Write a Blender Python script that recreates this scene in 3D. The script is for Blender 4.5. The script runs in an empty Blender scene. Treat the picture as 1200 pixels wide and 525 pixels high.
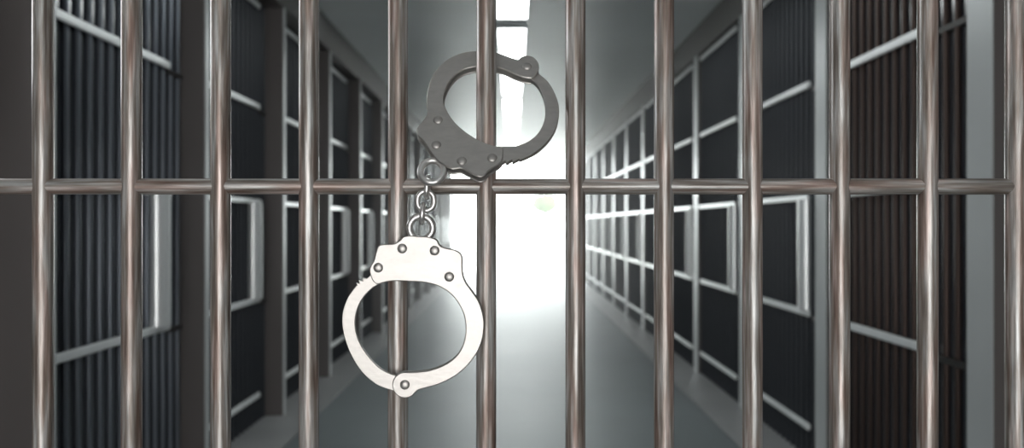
import bpy, bmesh, math, random
from mathutils import Vector, Matrix
random.seed(7)
S = bpy.context.scene
C = S.collection
F = 1000.0            # focal length in pixels of the 1200 px frame
CZ = 1.027            # eye height
W = 1.30              # half width of the corridor at the cell fronts
WL = 1.32
CEIL = CZ + 1.352
LEN = 17.4

# ---------------------------------------------------------------- materials
def new_mat(name):
    m = bpy.data.materials.new(name); m.use_nodes = True
    nt = m.node_tree
    return m, nt, nt.nodes['Principled BSDF']

def mat(name, col, rough=.5, metal=0., spec=.5, noise=0., nscale=8., rvar=0., stretch=(1,1,1), bump=0.):
    m, nt, b = new_mat(name)
    b.inputs['Base Color'].default_value = (*col, 1)
    b.inputs['Roughness'].default_value = rough
    b.inputs['Metallic'].default_value = metal
    b.inputs['Specular IOR Level'].default_value = spec
    if noise or rvar or bump:
        tc = nt.nodes.new('ShaderNodeTexCoord'); mp = nt.nodes.new('ShaderNodeMapping')
        mp.inputs['Scale'].default_value = stretch
        n = nt.nodes.new('ShaderNodeTexNoise'); n.inputs['Scale'].default_value = nscale
        n.inputs['Detail'].default_value = 5
        nt.links.new(tc.outputs['Object'], mp.inputs[0]); nt.links.new(mp.outputs[0], n.inputs[0])
        if noise:
            r = nt.nodes.new('ShaderNodeValToRGB')
            r.color_ramp.elements[0].position = .3; r.color_ramp.elements[1].position = .7
            r.color_ramp.elements[0].color = (*[c*(1-noise) for c in col], 1)
            r.color_ramp.elements[1].color = (*[min(1, c*(1+noise)) for c in col], 1)
            nt.links.new(n.outputs[0], r.inputs[0]); nt.links.new(r.outputs[0], b.inputs['Base Color'])
        if rvar:
            q = nt.nodes.new('ShaderNodeMapRange')
            q.inputs[3].default_value = rough-rvar; q.inputs[4].default_value = rough+rvar
            nt.links.new(n.outputs[0], q.inputs[0]); nt.links.new(q.outputs[0], b.inputs['Roughness'])
        if bump:
            bp = nt.nodes.new('ShaderNodeBump'); bp.inputs['Strength'].default_value = bump
            bp.inputs['Distance'].default_value = .001
            nt.links.new(n.outputs[0], bp.inputs['Height']); nt.links.new(bp.outputs[0], b.inputs['Normal'])
    return m

def brushed(name):
    """old brushed steel: streaks run along the bar's own length (local z)"""
    m, nt, b = new_mat(name)
    N, L = nt.nodes.new, nt.links.new
    tc = N('ShaderNodeTexCoord'); oi = N('ShaderNodeObjectInfo')
    mul = N('ShaderNodeMath'); mul.operation = 'MULTIPLY'; mul.inputs[1].default_value = 37.0
    L(oi.outputs['Random'], mul.inputs[0])
    comb = N('ShaderNodeCombineXYZ'); L(mul.outputs[0], comb.inputs[0]); L(mul.outputs[0], comb.inputs[1])
    add = N('ShaderNodeVectorMath'); add.operation = 'ADD'
    L(tc.outputs['Object'], add.inputs[0]); L(comb.outputs[0], add.inputs[1])
    def noise(sc, scale, det=4):
        mp = N('ShaderNodeMapping'); mp.inputs['Scale'].default_value = sc
        n = N('ShaderNodeTexNoise'); n.inputs['Scale'].default_value = scale; n.inputs['Detail'].default_value = det
        L(add.outputs[0], mp.inputs[0]); L(mp.outputs[0], n.inputs[0]); return n
    n1 = noise((1, 1, .05), 260); n2 = noise((1, 1, .09), 120, 2); n3 = noise((1, 1, .03), 900, 2)
    r = N('ShaderNodeValToRGB'); e = r.color_ramp.elements
    e[0].position = .34; e[0].color = (.17, .135, .115, 1)
    e[1].position = .66; e[1].color = (.62, .60, .58, 1)
    x = r.color_ramp.elements.new(.45); x.color = (.28, .24, .212, 1)
    x = r.color_ramp.elements.new(.57); x.color = (.41, .385, .365, 1)
    L(n1.outputs[0], r.inputs[0])
    r2 = N('ShaderNodeValToRGB'); e = r2.color_ramp.elements
    e[0].position = .35; e[0].color = (1.0, .82, .77, 1); e[1].position = .65; e[1].color = (.93, .97, .985, 1)
    x = r2.color_ramp.elements.new(.5); x.color = (1, .97, .95, 1)
    L(n2.outputs[0], r2.inputs[0])
    mx = N('ShaderNodeMix'); mx.data_type = 'RGBA'; mx.blend_type = 'MULTIPLY'; mx.inputs[0].default_value = 1
    L(r.outputs[0], mx.inputs[6]); L(r2.outputs[0], mx.inputs[7])
    L(mx.outputs[2], b.inputs['Base Color'])
    b.inputs['Metallic'].default_value = .35
    mr = N('ShaderNodeMapRange'); mr.inputs[3].default_value = .3; mr.inputs[4].default_value = .5
    L(n3.outputs[0], mr.inputs[0]); L(mr.outputs[0], b.inputs['Roughness'])
    b.inputs['Coat Weight'].default_value = .5; b.inputs['Coat Roughness'].default_value = .07
    bp = N('ShaderNodeBump'); bp.inputs['Strength'].default_value = .12; bp.inputs['Distance'].default_value = .0006
    L(n1.outputs[0], bp.inputs['Height']); L(bp.outputs[0], b.inputs['Normal'])
    return m

M = dict(
    gate=brushed('brushed_old_steel'),
    silver=mat('nickel_plate', (.49, .468, .445), .40, .82, noise=.07, nscale=90, rvar=.07, stretch=(1, 2.2, 1), bump=.25),
    chain=mat('chain_steel', (.72, .70, .68), .28, .8, noise=.05, nscale=60),
    dark=mat('dark_lock_body', (.05, .048, .046), .4, .8),
    floor=mat('grey_polished_floor', (.15, .172, .178), .46, noise=.12, nscale=1.2, rvar=.03),
    kerb=mat('kerb_paint', (.26, .265, .265), .42, noise=.12, nscale=2.0, rvar=.03),
    ceil=mat('grey_ceiling_paint', (.80, .84, .85), .42, noise=.05, nscale=1.),
    wall=mat('dark_wall_paint', (.052, .052, .055), .5, noise=.15, nscale=2.),
    pil=mat('pilaster_shade_grey', (.125, .112, .108), .38, noise=.06, nscale=2.),
    post=mat('lit_side_grey', (.50, .52, .52), .3, metal=.2, noise=.05, nscale=3.),
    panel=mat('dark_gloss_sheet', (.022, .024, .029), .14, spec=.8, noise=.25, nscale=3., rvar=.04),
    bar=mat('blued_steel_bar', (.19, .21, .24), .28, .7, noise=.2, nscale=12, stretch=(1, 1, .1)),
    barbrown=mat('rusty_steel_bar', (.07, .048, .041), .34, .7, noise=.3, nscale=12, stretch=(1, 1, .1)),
    bardark=mat('shade_dark_steel_bar', (.045, .05, .058), .35, .3, noise=.2, nscale=12, stretch=(1, 1, .1)),  # darkened colour for bars past the first bay, so those cells read unlit
    rail=mat('pale_steel_rail', (.82, .84, .84), .3, .3, noise=.05, nscale=6),
    hatch=mat('white_hatch_paint', (.93, .95, .95), .3, .55),
    back=mat('grey_back_wall', (.2, .19, .18), .7),
    ground=mat('pale_paving', (.5, .5, .48), .8, noise=.1, nscale=.8),
    leaf=mat('green_leaves', (.075, .125, .03), .6, noise=.3, nscale=3.),
    bark=mat('grey_bark', (.2, .16, .12), .8, noise=.3, nscale=9.),
    housing=mat('white_lamp_housing', (.8, .8, .8), .4),
)
def emit(name, col, s):
    m, nt, b = new_mat(name)
    b.inputs['Base Color'].default_value = (.8, .8, .8, 1)
    b.inputs['Emission Color'].default_value = (*col, 1); b.inputs['Emission Strength'].default_value = s
    return m
M['diff'] = emit('lamp_diffuser', (.95, 1, 1), 9.0)

# ---------------------------------------------------------------- helpers
def link(name, me, m=None, parent=None, smooth=False):
    o = bpy.data.objects.new(name, me); C.objects.link(o)
    if m: me.materials.append(m)
    if parent: o.parent = parent
    if smooth:
        for p in me.polygons: p.use_smooth = True
        me.set_sharp_from_angle(angle=math.radians(40))
    return o
def obj(name, bm, m, parent=None, smooth=False):
    bmesh.ops.recalc_face_normals(bm, faces=bm.faces)
    me = bpy.data.meshes.new(name); bm.to_mesh(me); bm.free()
    return link(name, me, m, parent, smooth)
def box(bm, x0, x1, y0, y1, z0, z1, bev=0.):
    r = bmesh.ops.create_cube(bm, size=1)
    for v in r['verts']:
        v.co = Vector(((x0+x1)/2+v.co.x*(x1-x0), (y0+y1)/2+v.co.y*(y1-y0), (z0+z1)/2+v.co.z*(z1-z0)))
    if bev:
        es = list({e for v in r['verts'] for e in v.link_edges})
        bmesh.ops.bevel(bm, geom=es, offset=bev, segments=2, affect='EDGES')
    return bm
def cyl(bm, r, z0, z1, seg=32, at=(0, 0)):
    q = bmesh.ops.create_cone(bm, cap_ends=True, segments=seg, radius1=r, radius2=r, depth=z1-z0)
    for v in q['verts']: v.co += Vector((at[0], at[1], (z0+z1)/2))
    return bm
def tube(bm, pts, r, seg=14, closed=True):
    n = len(pts); rings = []
    for i, p in enumerate(pts):
        a = pts[(i-1) % n] if closed or i else pts[0]
        b = pts[(i+1) % n] if closed or i < n-1 else pts[-1]
        t = (b-a).normalized()
        ref = TUBE_N
        s = t.cross(ref).normalized()
        rings.append([bm.verts.new(p + r*(math.cos(2*math.pi*k/seg)*s + math.sin(2*math.pi*k/seg)*ref)) for k in range(seg)])
    for i in range(n if closed else n-1):
        A, B = rings[i], rings[(i+1) % n]
        for k in range(seg):
            bm.faces.new((A[k], A[(k+1) % seg], B[(k+1) % seg], B[k]))
    return bm
TUBE_N = Vector((0, 0, 1))
def tag(o, label=None, cat=None, group=None, kind=None):
    if label: o['label'] = label
    if cat: o['category'] = cat
    if group: o['group'] = group
    if kind: o['kind'] = kind
    return o
def struct(o): o['kind'] = 'structure'; return o
def empty(name, loc=(0, 0, 0)):
    o = bpy.data.objects.new(name, None); C.objects.link(o); o.location = loc; o.empty_display_size = .1
    return o
def copy_tree(o, parent=None):
    c = o.copy(); C.objects.link(c)
    if parent: c.parent = parent
    for ch in list(o.children): copy_tree(ch, c)
    return c

# ---------------------------------------------------------------- shell
B = bmesh.new
XO = 1.62                                     # outer face of the side walls
struct(obj('floor', box(B(), -XO, XO, -3, LEN, -.12, 0), M['floor']))
struct(obj('ceiling', box(B(), -XO, XO, -3, LEN, CEIL, CEIL+.12), M['ceil']))
struct(obj('wall_left', box(B(), -XO, -WL, -3, LEN, 0, CEIL), M['wall']))
struct(obj('wall_right', box(B(), W, XO, -3, LEN, 0, CEIL), M['wall']))
struct(obj('wall_back', box(B(), -XO, XO, -3.12, -3, -.12, CEIL+.12), M['back']))
KX = .80*W
KZ = .012
struct(obj('trim_1', box(B(), -WL, -KX, 1.6, LEN, 0, KZ, .004), M['kerb']))
struct(obj('trim_2', box(B(), KX, W, 1.6, LEN, 0, KZ, .004), M['kerb']))
# lintel beams above the cell fronts
HZ = CZ+.885*W
LX, RX = .93*W, W-.036
struct(obj('trim_3', box(B(), -WL, -LX, 2.0, LEN, HZ, CEIL, .004), M['pil']))
struct(obj('trim_4', box(B(), RX, W, 2.0, LEN, HZ, CEIL, .004), M['pil']))

tn = [5]
def trim(bm, m):
    struct(obj('trim_%d' % tn[0], bm, m)); tn[0] += 1

# ---------------------------------------------------------------- cell fronts
PITCH_L, PITCH_R = 1.15, 1.19
Z_RAILS = [CZ+.855*W, CZ+.46*W, CZ-.295*W, CZ-.67*W]
Z_HATCH = CZ+.088*W

def cell_front(side, length, barmat, near=.09, post=True):
    """a cell front in local space: u (local y) runs away from the viewer,
    local x points into the corridor (mirrored with side), origin at the wall face"""
    s = 1 if side < 0 else -1
    root = empty('door_0')
    top, bot = HZ-.006, KZ
    def bx(bm, a0, a1, u0, u1, z0, z1, bev=0.):
        return box(bm, min(s*a0, s*a1), max(s*a0, s*a1), u0, u1, z0, z1, bev)
    if side < 0: d0, d1, g0, g1 = .02, length-.15, length-.15, length      # door, fixed strip
    else:        d0, d1, g0, g1 = near, length-.06, 0, near
    p = obj('backing_panel', bx(B(), .001, .006, 0, length, bot, top), M['panel'], root)  # dark sheet stands in for the shade inside the cell
    for k, z in enumerate(Z_RAILS):
        obj('rail', bx(B(), .0195, .034, d0, d1, z-.014, z+.014, .004), M['rail'], root)
    obj('side_rail', bx(bx(B(), .010, .020, g0, g1, Z_RAILS[1]-.03, Z_RAILS[1]-.01, .002), .010, .020, g0, g1, Z_RAILS[2]-.03, Z_RAILS[2]-.01, .002), M['dark'], root)
    obj('hatch_rail', bx(B(), .0195, .040, d0, d1, Z_HATCH-.011, Z_HATCH+.011, .004), M['hatch'], root)
    hu = d1-.10 if side < 0 else d0+.045
    bm = B(); r = .05 if side < 0 else .038
    cyl(bm, r, Z_RAILS[2]+.012, Z_HATCH-.009, 32, (0, 0))
    for v in bm.verts: v.co.x *= .75; v.co += Vector((s*.032, hu, 0))
    obj('hatch_post', bm, M['hatch'], root, True) if post else bm.free()
    n = int((length-.03)/.0635)
    me = None
    for i in range(n):
        u = .03+i*(length-.06)/(n-1)
        if me is None:
            o = obj('bar', cyl(B(), .0095, bot, top, 16), barmat, root, True); me = o.data
        else:
            o = bpy.data.objects.new('bar', me); C.objects.link(o); o.parent = root
        o.location = (s*.0100, u, 0)
    return root

nd = [1]
def place_row(side, y0, pitch, plen, wallx, barmat):
    length = pitch-plen
    n = int((LEN-y0)/pitch)
    for i in range(n):
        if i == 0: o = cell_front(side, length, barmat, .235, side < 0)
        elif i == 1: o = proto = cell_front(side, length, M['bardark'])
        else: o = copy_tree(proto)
        o.name = 'door_%d' % nd[0]; nd[0] += 1
        o.location = (side*wallx, y0+plen+i*pitch, 0); struct(o)
L0, R0 = 2.218, 2.246
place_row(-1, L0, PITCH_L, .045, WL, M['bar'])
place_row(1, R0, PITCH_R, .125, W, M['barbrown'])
# left pilasters: faces towards the viewer coloured as shaded, corridor side coloured as lit
i = 0
while L0+i*PITCH_L < LEN-.1:
    y = L0+i*PITCH_L
    ext = .032 if i == 0 else 0
    bm = box(B(), -WL, -LX-.004, y-ext, y+.045, 0 if ext else KZ, HZ, .003)
    trim(bm, M['pil'])
    bm = box(B(), -LX-.004, -LX, y-ext, y+.045, 0 if ext else KZ, HZ)
    trim(bm, M['post'])
    i += 1
i = 0
while R0+i*PITCH_R < LEN-.1:
    y = R0+i*PITCH_R
    trim(box(B(), RX+.004, W, y, y+.125, KZ, HZ, .002), M['pil'])
    trim(box(B(), RX, RX+.004, y, y+.125, KZ, HZ), M['post'])  # pale skin colours the corridor face as lit, dark core as shaded
    i += 1

# ---------------------------------------------------------------- ceiling lights
G = 'strip lights along the corridor ceiling'
def ceiling_light():
    r = empty('ceiling_light')
    bm = B()
    w, l = .095, .675
    box(bm, -w-.008, -w, -l-.008, l+.008, -.022, 0); box(bm, w, w+.008, -l-.008, l+.008, -.022, 0)
    box(bm, -w, w, -l-.008, -l, -.022, 0); box(bm, -w, w, l, l+.008, -.022, 0)
    obj('housing', bm, M['housing'], r)
    obj('diffuser', box(B(), -w, w, -l, l, -.018, 0), M['diff'], r)
    return r
cl = ceiling_light()
words = ['nearest the gate, cut off by the top of the picture', 'second from the gate, seen above the dark cuff',
         'third from the gate, under the curved top of the dark cuff', 'fourth from the gate, inside the dark cuff',
         'fifth from the gate', 'sixth from the gate, above the dark lock plate',
         'next to last before the bright exit', 'last before the bright exit']
for k in range(8):
    o = cl if k == 0 else copy_tree(cl)
    o.location = (0.0, 4.20+.675+k*1.64-.02, CEIL-.0005)
    tag(o, 'white ceiling strip light, '+words[k], 'ceiling light', G)

# ---------------------------------------------------------------- gate in front
GY = .865
PX = GY/F
bars = [50.5, 154.3, 258.6, 362, 466.3, 569.8, 674.3, 778, 881.7, 984, 1087, 1190.3]
gate = tag(empty('prison_gate', (0, GY, 0)), 'tall gate of round brownish steel bars with one crossbar, across the whole front', 'gate')
me = None
for x in [-53.5]+bars+[1294]:
    if x in (-53.5, 1294): continue
    if me is None:
        o = obj('vertical_bar', cyl(B(), 11.7*PX, 0, CEIL, 48), M['gate'], gate, True); me = o.data
    else:
        o = bpy.data.objects.new('vertical_bar', me); C.objects.link(o); o.parent = gate
    o.location = ((x-600)*PX, 0, 0)
cb = obj('crossbar', cyl(B(), 9.4*PX, -.60, (1190-600)*PX, 40), M['gate'], gate, True)
cb.rotation_euler = (0, math.pi/2, 0); cb.location = (0, 0, CZ+(262.5-218.6)*PX)

# ---------------------------------------------------------------- handcuffs
def smooth_loop(pts, sub=6):
    """closed Catmull-Rom through the points; a third item marks a hard corner"""
    P = [Vector((p[0], p[1])) for p in pts]; cor = [len(p) > 2 for p in pts]; n = len(P); out = []
    for i in range(n):
        p0, p1, p2, p3 = P[i-1], P[i], P[(i+1) % n], P[(i+2) % n]
        L = (p2-p1).length
        def tang(a, b, c):
            d = (c-a)
            return d.normalized()*L if d.length > 1e-6 else Vector((0, 0))
        t1 = (p2-p1) if cor[i] else tang(p0, p1, p2)
        t2 = (p2-p1) if cor[(i+1) % n] else tang(p1, p2, p3)
        if cor[i] and cor[(i+1) % n]: out.append(p1.copy()); continue
        for k in range(sub):
            t = k/sub
            out.append((2*t**3-3*t*t+1)*p1+(t**3-2*t*t+t)*t1+(-2*t**3+3*t*t)*p2+(t**3-t*t)*t2)
    return out

class Plane:
    """a cuff's own plane: centre, tilt about the x axis (bottom towards the viewer when positive)"""
    def __init__(s, px, py, depth, tilt):
        s.o = Vector(((px-600)*depth/F, depth, CZ+(262.5-py)*depth/F))
        s.M = Matrix.Translation(s.o) @ Matrix.Rotation(math.radians(90), 4, 'X') @ Matrix.Rotation(-math.radians(tilt), 4, 'X')
        s.Mi = s.M.inverted()
    def uv(s, px, py, w):
        """local point where the eye's line through px,py meets local z = w"""
        e = s.Mi @ Vector((0, 0, CZ)); d = s.Mi.to_3x3() @ Vector(((px-600)/F, 1, (262.5-py)/F))
        t = (w-e.z)/d.z
        return e+d*t

def plate(bm, loop2, z0, z1, bev=.0005):
    bot = [bm.verts.new((p.x, p.y, z0)) for p in loop2]; top = [bm.verts.new((p.x, p.y, z1)) for p in loop2]
    n = len(loop2)
    f1 = bm.faces.new(top); f0 = bm.faces.new(list(reversed(bot)))
    for k in range(n): bm.faces.new((bot[k], bot[(k+1) % n], top[(k+1) % n], top[k]))
    return bm

TP, GAP = .0024, .0062
HT = GAP/2+TP
def arc(cx, cy, r, a0, a1, n):
    return [(cx+r*math.cos(math.radians(a0+(a1-a0)*k/n)), cy+r*math.sin(math.radians(a0+(a1-a0)*k/n))) for k in range(n+1)]

def shrink(pts, k):
    cx = sum(p[0] for p in pts)/len(pts); cy = sum(p[1] for p in pts)/len(pts)
    return [(cx+(x-cx)*k, cy+(y-cy)*k) for x, y in pts]
def cuff(pl, frame, bow, core, rivets, pivot, ring, parent, label, m):
    def loc(pts, w):
        return [Vector(pl.uv(p.x, p.y, w)[:2]) for p in smooth_loop(pts)]
    fr = loc(frame, HT)
    bm = B()
    plate(bm, fr, GAP/2, HT); plate(bm, fr, -HT, -GAP/2)
    c = obj('cuff', bm, m, parent)
    c.matrix_world = pl.M; c['label'] = label
    bv = c.modifiers.new('bevel', 'BEVEL'); bv.width = .0009; bv.segments = 1; bv.limit_method = 'ANGLE'; bv.angle_limit = math.radians(60)
    b2 = loc(bow, GAP/2)
    o = obj('swinging_bow', plate(B(), b2, -GAP/2+.0003, GAP/2-.0003), m, c)
    bv = o.modifiers.new('bevel', 'BEVEL'); bv.width = .0007; bv.segments = 1; bv.limit_method = 'ANGLE'; bv.angle_limit = math.radians(60)
    obj('lock_body', plate(B(), loc(shrink(core, .88), HT), -GAP/2+.00005, GAP/2-.00005), M['dark'], c)  # dark colour puts shade into the gap between the plates
    for (x, y) in list(rivets)+[pivot]:
        r = 5.6*PX
        bm = B(); bmesh.ops.create_uvsphere(bm, u_segments=28, v_segments=16, radius=r)
        bmesh.ops.delete(bm, geom=[v for v in bm.verts if v.co.z < -1e-5], context='VERTS')
        for v in bm.verts: v.co.z *= .42
        o = obj('rivet', bm, m, c, True)
        p = pl.uv(x, y, HT); o.location = (p.x, p.y, HT-.0001)
    p = pl.uv(ring[0], ring[1], 0)
    global TUBE_N
    TUBE_N = Vector((0, 0, 1))
    R = ring[2]*PX
    pts = [Vector((R*math.cos(a), R*math.sin(a)*ring[3], 0)) for a in [2*math.pi*k/48 for k in range(48)]]
    o = obj('swivel_ring', tube(B(), pts, 3.8*PX), M['chain'], c, True)
    o.location = (p.x, p.y, 0)
    return c

hc = tag(empty('handcuffs', (-.08, .842, CZ)), 'steel handcuffs locked round a gate bar, one cuff hanging below on the chain', 'handcuffs')
hc_inv = Matrix.Translation((-.08, .842, CZ)).inverted()

# lower cuff, hanging flat in front of the bars
lo_frame = [(474, 276.8), (494.7, 277), (505.3, 278.3), (512, 281.5), (515.3, 287.3), (521.3, 290.4), (533.3, 293), (539.3, 296.7),
            (541.6, 302), (541.8, 314), (542.9, 323.3), (546, 331), (552, 339.5), (560.5, 352), (565.8, 367), (567.4, 382), (564, 402.6), (553.8, 421.4),
            (536.8, 438.4), (515.8, 449.8), (498, 455), (490.4, 457.2)] + arc(474.7, 451.3, 15.2, 32, 262, 9) + \
           [(480, 436.4), (488, 436), (502, 434.2), (515.8, 429.9), (527.5, 423.5), (536.5, 415), (542.5, 404), (545.4, 390), (545, 376), (541, 362.7), (530.5, 347), (515.8, 336.4),
            (499, 331.3), (480, 329.9), (461, 329.4), (452, 330.6), (442.4, 333), (437.5, 330), (434.5, 324), (433, 315), (438, 305.5), (440.3, 296), (444, 288), (450, 286.2),
            (462, 285.4), (468.5, 281.5)]
lo_bow = [(474, 460, 1), (459, 457.3), (440.3, 450), (423.5, 435), (409.5, 412), (402, 388), (401.3, 368), (407.5, 349), (416, 336.6), (418.3, 334, 1),
          (416.8, 331.5, 1), (421.3, 332, 1), (420, 328.4, 1), (425.2, 329.3, 1), (424.3, 325.6, 1), (430, 326.5, 1), (434, 322.5, 1),
          (450, 312, 1), (462, 325, 1), (450, 330, 1), (444.5, 332.4), (435, 338.5), (425.2, 349), (418.3, 363), (415.8, 380), (419.8, 398.4), (429.5, 415), (444.5, 431), (459, 438.8), (474, 442, 1)]
lo_core = [(476, 280), (506, 282), (512, 291), (535, 297), (538, 325), (520, 332), (498, 327), (462, 325), (444, 328), (438, 315), (446, 291), (466, 288.5)]
lo_riv = [(471.3, 291.3), (509.3, 293.7), (443.2, 313.7), (526.4, 324.4)]
pl_lo = Plane(485, 365, .842, 0)
cuff(pl_lo, lo_frame, lo_bow, lo_core, lo_riv, (474.4, 450.9), (493.5, 267.0, 13.3, 1.0), hc, 'pale silver cuff hanging at the lower end of the chain', M['silver'])

# upper cuff, threaded round the sixth bar: top behind the bar, lock plate in front of it
up_frame = [(500.6, 131), (499.6, 118), (501.3, 104), (507.7, 86.8), (521.5, 71.4), (538.6, 62.4), (557.5, 59.2), (572, 59.6), (584, 61.6), (598.6, 66.8), (604.5, 68.6)] + \
           arc(617.5, 78.6, 14.2, 222, 405, 8) + \
           [(622, 91.2), (613, 90), (604.5, 87.2), (593.5, 82), (582.5, 78.6), (570, 76.4), (557.5, 77.7), (542, 82), (530.5, 91), (523, 103), (520, 117), (523, 128), (530.5, 140),
            (542, 151.5), (557.5, 162), (569.5, 167.6), (580, 170.4), (588, 171.6), (589.6, 176), (588.6, 187), (585, 191.5), (578, 196.2), (572.5, 200), (567.6, 205.4), (561.5, 207), (553, 203.5), (545.5, 199.5),
            (540, 196.8), (534, 197.4), (529, 197.6), (521, 193.6), (512.5, 187.6), (506, 179.5), (501.5, 173), (496.5, 165.5), (489.6, 158.6), (488, 152), (491.5, 146), (496.5, 139.8), (499.6, 135.5)]
up_bow = [(612, 88, 1), (606, 74, 1), (616, 66.5, 1), (630, 84.5), (641.5, 94.7), (650, 108.4), (655, 125), (653.6, 143), (646.8, 158.4), (635, 172), (621.5, 181.3), (608.3, 187, 1),
          (609.3, 184.9, 1), (600.2, 189.8, 1), (600.6, 186.2, 1), (592.8, 191.3, 1), (592.6, 187.9, 1), (586, 191.5, 1), (575, 186, 1), (578, 174, 1), (590, 171.3), (605.5, 170.3), (619.3, 165.2), (631, 155), (638, 140), (638.6, 122.3), (634.7, 108), (627, 96.5)]
up_core = [(505, 142), (522, 137), (534, 150), (552, 163), (572, 172), (584, 175), (583, 186), (566, 199), (553, 198), (541, 192), (528, 193), (513, 181), (500, 163), (493, 155)]
up_riv = [(513.2, 140.5), (511.2, 169.6), (541.2, 188.6), (576.7, 184.9)]
pl_up = Plane(569.5, 122, .865, 31)
cuff(pl_up, up_frame, up_bow, up_core, up_riv, (617.6, 77.9), (506.6, 201.0, 13.3, 1.12), hc, 'brown-grey cuff locked round the bar at the upper end of the chain', M['silver'])
for c in hc.children: c.matrix_parent_inverse = hc_inv

def chain_link(px, py, depth, hw, hh, axis, lean=0.):
    """stadium link; hw, hh = half width and half height of the wire's centre line in pixels"""
    global TUBE_N
    TUBE_N = Vector((0, 1, 0)) if axis == 'face' else Vector((1, 0, 0))
    a, h = hw*PX, max(hh-hw, 0)*PX
    pts = []
    for k in range(40):
        t = 2*math.pi*k/40
        x, z = a*math.cos(t), a*math.sin(t)
        z += h if z > 1e-9 else (-h if z < -1e-9 else 0)
        if abs(math.sin(t)) < 1e-6: z = 0
        pts.append(Vector((x, 0, z)) if axis == 'face' else Vector((0, x, z)))
    o = obj('chain_link', tube(B(), pts, 3.0*PX), M['chain'], hc, True)
    o.location = Vector(((px-600)*depth/F, depth, CZ+(262.5-py)*depth/F))-Vector((-.08, .842, CZ))
    o.rotation_euler = (0, math.radians(lean), 0)
chain_link(501.0, 219.3, .838, 8.6, 11.8, 'edge', 4)
chain_link(499.0, 235.5, .840, 9.4, 11.0, 'face')
chain_link(495.6, 250.4, .842, 8.6, 10.3, 'edge', 5)

# ---------------------------------------------------------------- outside, beyond the bright exit
hz = obj('haze', box(B(), -WL+.003, W-.003, 6.5, LEN+1.5, .003, CEIL-.03), None)
tag(hz, 'thin bright haze filling the far end of the corridor', 'haze', kind='stuff')
hm = bpy.data.materials.new('bright_haze'); hm.use_nodes = True; hm.node_tree.nodes.clear()
vo = hm.node_tree.nodes.new('ShaderNodeOutputMaterial'); vs = hm.node_tree.nodes.new('ShaderNodeVolumeScatter')
vs.inputs['Density'].default_value = .05; vs.inputs['Anisotropy'].default_value = .6
hm.node_tree.links.new(vs.outputs[0], vo.inputs['Volume']); hz.data.materials.append(hm)
struct(obj('ground', box(B(), -30, 30, LEN, 90, -.12, -.005), M['ground']))
def tree(x, y, h, r, label, seed):
    rnd = random.Random(seed)
    t = tag(empty('garden_tree', (x, y, 0)), label, 'tree')
    bm = B(); q = bmesh.ops.create_cone(bm, cap_ends=True, segments=14, radius1=.09, radius2=.05, depth=h)
    for v in q['verts']: v.co.z += h/2
    obj('trunk', bm, M['bark'], t, True)
    bm = B()
    for k in range(1500):
        d = Vector((rnd.gauss(0, 1), rnd.gauss(0, 1), rnd.gauss(0, 1))).normalized()*r*rnd.uniform(.55, 1)
        d.z *= .8
        c = Vector((0, 0, h))+d
        a = Vector((rnd.gauss(0, 1), rnd.gauss(0, 1), rnd.gauss(0, 1))).normalized()
        b = a.orthogonal().normalized(); s = rnd.uniform(.05, .1)
        bm.faces.new([bm.verts.new(c+a*s), bm.verts.new(c+b*s*.5), bm.verts.new(c-a*s), bm.verts.new(c-b*s*.5)])
    obj('foliage', bm, M['leaf'], t)
tree(1.15, 30, 1.75, .45, 'small pale green tree far beyond the bright exit, just right of the middle', 3)

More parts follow.
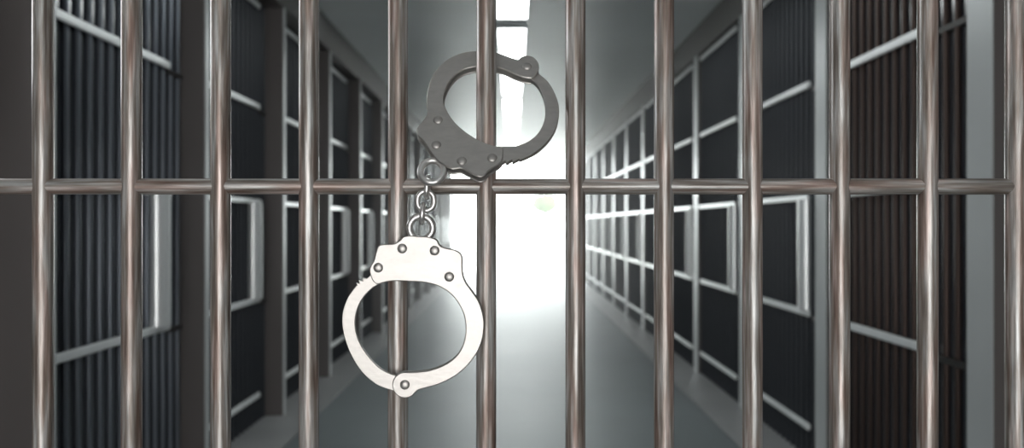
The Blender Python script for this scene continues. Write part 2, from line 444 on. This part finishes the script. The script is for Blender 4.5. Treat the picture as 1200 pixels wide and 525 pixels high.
# ---------------------------------------------------------------- light
w = bpy.data.worlds.new('world'); S.world = w; w.use_nodes = True
bg = w.node_tree.nodes['Background']; bg.inputs[0].default_value = (.94, 1, .99, 1); bg.inputs[1].default_value = 13.5
def area(name, loc, rot, sx, sy, power, col=(1, 1, 1), portal=False):
    l = bpy.data.lights.new(name, 'AREA'); l.shape = 'RECTANGLE'; l.size = sx; l.size_y = sy; l.energy = power; l.color = col
    if portal: l.cycles.is_portal = True
    o = bpy.data.objects.new(name, l); C.objects.link(o); o.location = loc; o.rotation_euler = rot
    return o
area('exit_daylight_portal', (0, LEN+.01, CEIL/2), (-math.pi/2, 0, 0), 2.64, CEIL, 1, portal=True)
area('added_ceiling_lamp', (0, 3.2, CEIL-.03), (0, 0, 0), .19, 1.35, 14, (.95, 1, 1))  # unseen lamp added over the near bays to brighten rails and posts
# two unseen framed glowing panels, added to light the gate bars and cuffs
def fill_panel(n, axis, c, w, z0, z1, strength, col):
    def b(bm, a0, a1, h0, h1, t):
        if axis == 'x': return box(bm, c[0], c[0]+t, a0, a1, h0, h1)
        return box(bm, a0, a1, c[1], c[1]+t, h0, h1)
    k = c[1] if axis == 'x' else c[0]
    bm = B(); f = .05
    b(bm, k-w/2-f, k-w/2, z0-f, z1+f, .04); b(bm, k+w/2, k+w/2+f, z0-f, z1+f, .04)
    b(bm, k-w/2, k+w/2, z0-f, z0, .04); b(bm, k-w/2, k+w/2, z1, z1+f, .04)
    o = struct(obj('fill_panel_%d' % n, bm, M['pil']))
    obj('pane', b(B(), k-w/2, k+w/2, z0, z1, .012), emit('fill_glow', col, strength), o)
fill_panel(1, 'x', (-WL, 1.42), .85, 1.30, 2.05, 4.0, (.92, .97, 1))
fill_panel(2, 'y', (0, -3.0), 2.5, .12, 1.42, 6.7, (1, .99, .975))

cam = bpy.data.cameras.new('camera'); co = bpy.data.objects.new('camera', cam); C.objects.link(co)
co.location = (0, 0, CZ); co.rotation_euler = (math.pi/2, 0, 0)
cam.sensor_width = 36; cam.lens = 30; cam.clip_start = .05
cam.dof.use_dof = True; cam.dof.focus_distance = .855; cam.dof.aperture_fstop = 5.0
S.camera = co
S.view_settings.view_transform = 'Standard'; S.view_settings.look = 'None'
S.view_settings.gamma = 1; S.view_settings.exposure = 0; S.view_settings.use_curve_mapping = False
S.cycles.use_denoising = True
S.cycles.max_bounces = 8; S.cycles.diffuse_bounces = 5; S.cycles.glossy_bounces = 5
